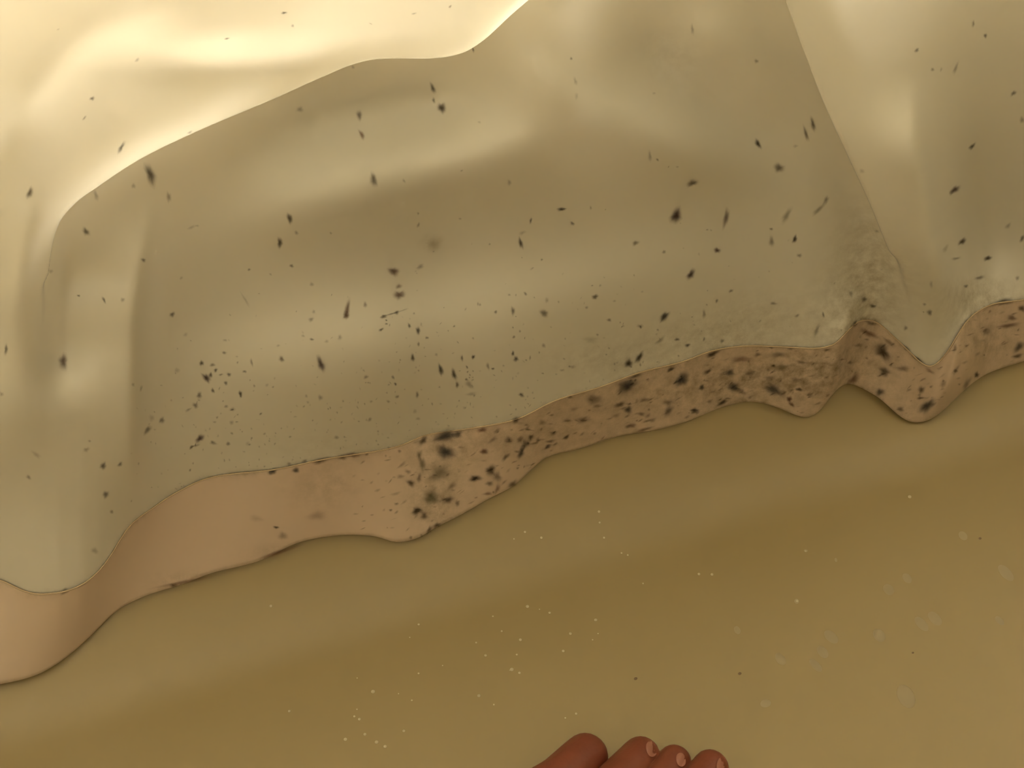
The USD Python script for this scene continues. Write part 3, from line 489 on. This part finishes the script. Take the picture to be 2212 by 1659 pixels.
# ------------------------------------------------------------------ drops and flecks on the tub floor
def dome(rx, ry, h, seg=16, rings=5):
    v, f = [[0, 0, h]], []
    a = np.linspace(0, 2 * np.pi, seg, endpoint=False)
    for k in range(1, rings + 1):
        q = k / rings * math.pi / 2; v += [[rx * math.sin(q) * math.cos(x), ry * math.sin(q) * math.sin(x), h * math.cos(q)] for x in a]
    v += [[0, 0, 0]]; b = np.arange(seg); f = [np.c_[np.zeros(seg, int), 1 + b, 1 + (b + 1) % seg]]
    for k in range(rings - 1):
        p, q = 1 + k * seg + b, 1 + k * seg + (b + 1) % seg; f += [np.c_[p, p + seg, q + seg], np.c_[p, q + seg, q]]
    l = 1 + (rings - 1) * seg; f.append(np.c_[np.full(seg, len(v) - 1), l + (b + 1) % seg, l + b])
    return np.array(v), np.vstack(f)
def on_floor(name, px, py, rx, ry, h, ang, m, label, cat, group):
    Pt, N = on_tub(px, py); r = np.linalg.norm(Pt - CAM) / FPX
    ex = RT - N * (RT @ N); ex /= np.linalg.norm(ex); ey = np.cross(N, ex); ca, sa = math.cos(math.radians(ang)), math.sin(math.radians(ang))
    ex, ey = ex * ca + ey * sa, ey * ca - ex * sa
    v, f = dome(rx * r, ry * r, h * r); v = v[:, :1] * ex + v[:, 1:2] * ey + (v[:, 2:] - 0.0001) * N
    x = thing(name, label, cat, Pt, group)
    obj('droplet' if name == 'water_drop' else 'fleck', (v, f), m, x)
FLECKS = [(1640, 15, 14), (1645, 85, 12), (1167, 145, 13), (1272, 182, 14), (1673, 182, 12), (1785, 280, 10), (1825, 293, 11), (1097, 190, 9), (1183, 622, 18), (1325, 662, 14), (1260, 640, 8), (1620, 708, 17), (1458, 795, 16), (1138, 835, 16), (1018, 780, 11), (962, 685, 10), (487, 737, 12), (855, 853, 11), (915, 935, 15), (1115, 930, 11), (1412, 907, 15), (1083, 1025, 20), (1132, 1047, 14), (1600, 835, 9), (1635, 795, 9), (872, 1193, 18), (968, 1250, 10), (195, 1167, 21), (487, 1050, 11), (358, 1180, 8), (443, 1222, 10), (93, 1080, 8), (92, 1280, 9), (75, 1325, 12), (108, 1343, 15), (18, 1472, 18), (143, 1440, 16), (218, 1490, 20), (272, 1518, 19), (392, 1418, 15), (1923, 475, 10), (1495, 1308, 13), (1425, 1335, 10), (430, 820, 8), (640, 1000, 8), (1070, 1030, 7)]
def ordinals(n):
    return {1: ['only one']}.get(n) or ['leftmost'] + [w + ' from left' for w in ('second', 'third', 'fourth', 'fifth', 'sixth', 'seventh', 'eighth', 'ninth', 'tenth', 'eleventh')[:n - 2]] + ['rightmost']
WORDS = 'zero one two three four five six seven eight nine ten eleven twelve'.split()
def place_labels(items, cell, text):
    """A label for every item by the area of the tub floor it lies in and its order there from left to right."""
    by = {}
    for it in items: by.setdefault(cell(it[0], it[1]), []).append(it)
    for area, lst in by.items():
        lst.sort(key=lambda i: (i[0], i[1]))
        for it, o in zip(lst, ordinals(len(lst))):
            yield it, text(it) + (f', {area}' if o == 'only one' else f', {o} of {WORDS[len(lst)]} {area}')
def fleck_area(x, y):
    if y < 1250: return 'just below the hem tip' if x < 1240 else 'below the middle of the hem'
    if x < 720: return 'at the left of the tub floor'
    if y > 1470: return 'in the loose cluster left of the toes' if x < 1050 else 'right above the big toe'
    if y > 1390: return 'between the hem tip and the toes'
    if x < 1090: return 'in the dark middle of the tub floor'
    return 'above the toes in the middle' if x < 1380 else 'towards the water drops'
flecks = [(740 + x * K, 1100 + y * K, d * K * 0.62) for x, y, d in FLECKS] + [(x, y, d * 0.8) for x, y, d in ((1965, 1073, 5), (585, 1309, 4), (625, 1536, 4), (1722, 1298, 4), (1740, 1190, 3), (1510, 1240, 4), (1538, 1241, 4))]
for (x, y, r), lab in place_labels(flecks, fleck_area, lambda it: 'pale soap fleck' if it[2] > 4 else 'tiny soap fleck'):
    on_floor('soap_fleck', x, y, r, r, r * .55, 0, M['foam'], lab, 'soap fleck', 'pale soap flecks on the tub floor')
Z9 = 740 / 2196
DROPS = [(1805, 170, 30, 38, 10), (1447, 442, 32, 42, 20), (1328, 515, 38, 46, 15), (1268, 808, 42, 52, 20), (2080, 408, 40, 72, 28), (1540, 735, 36, 64, 30), (1625, 700, 40, 60, 30), (960, 818, 40, 60, 35), (905, 915, 36, 52, 25), (635, 960, 34, 52, 25), (860, 1000, 30, 60, 35), (358, 775, 24, 34, 15), (738, 590, 18, 22, 0), (797, 266, 16, 14, 0), (540, 1245, 40, 30, 20), (1440, 1200, 60, 90, 10), (2040, 715, 24, 40, 30), (990, 325, 12, 20, 0)]
def drop_area(x, y):
    if x > 2040: return 'near the right picture edge'
    if y < 1330: return 'in the upper part of the spatter'
    return 'low beside the toes' if x < 1700 and y > 1500 else 'in the lower left of the spatter' if x < 1810 else 'in the middle of the spatter'
drops = [(1472 + x * Z9, 1100 + y * Z9, rx * Z9 * .9, ry * Z9 * .9, an) for x, y, rx, ry, an in DROPS]
for (x, y, rx, ry, an), lab in place_labels(drops, drop_area, lambda it: 'long water drop' if it[3] > 1.4 * it[2] else 'round water drop'):
    on_floor('water_drop', x, y, rx, ry, min(rx, ry) * 0.20, an, M['water'], lab, 'water drop', 'clear water drops on the tub floor')
for x, y, d, lab in ((1373, 1466, 6, 'dark brown grime speck on the tub floor above the gap between first two toes'), (1598, 1455, 6, 'dark brown grime speck on the tub floor right of the toes, below the drops'), (2117, 1163, 5, 'faint dark grime speck beside the uppermost water drop at the right'), (1972, 1410, 4, 'faint dark grime speck below the cluster of water drops')):
    on_floor('grime_speck', x, y, d * .7, d * .55, d * 0.3, 30, M['grime'], lab, 'speck', None)
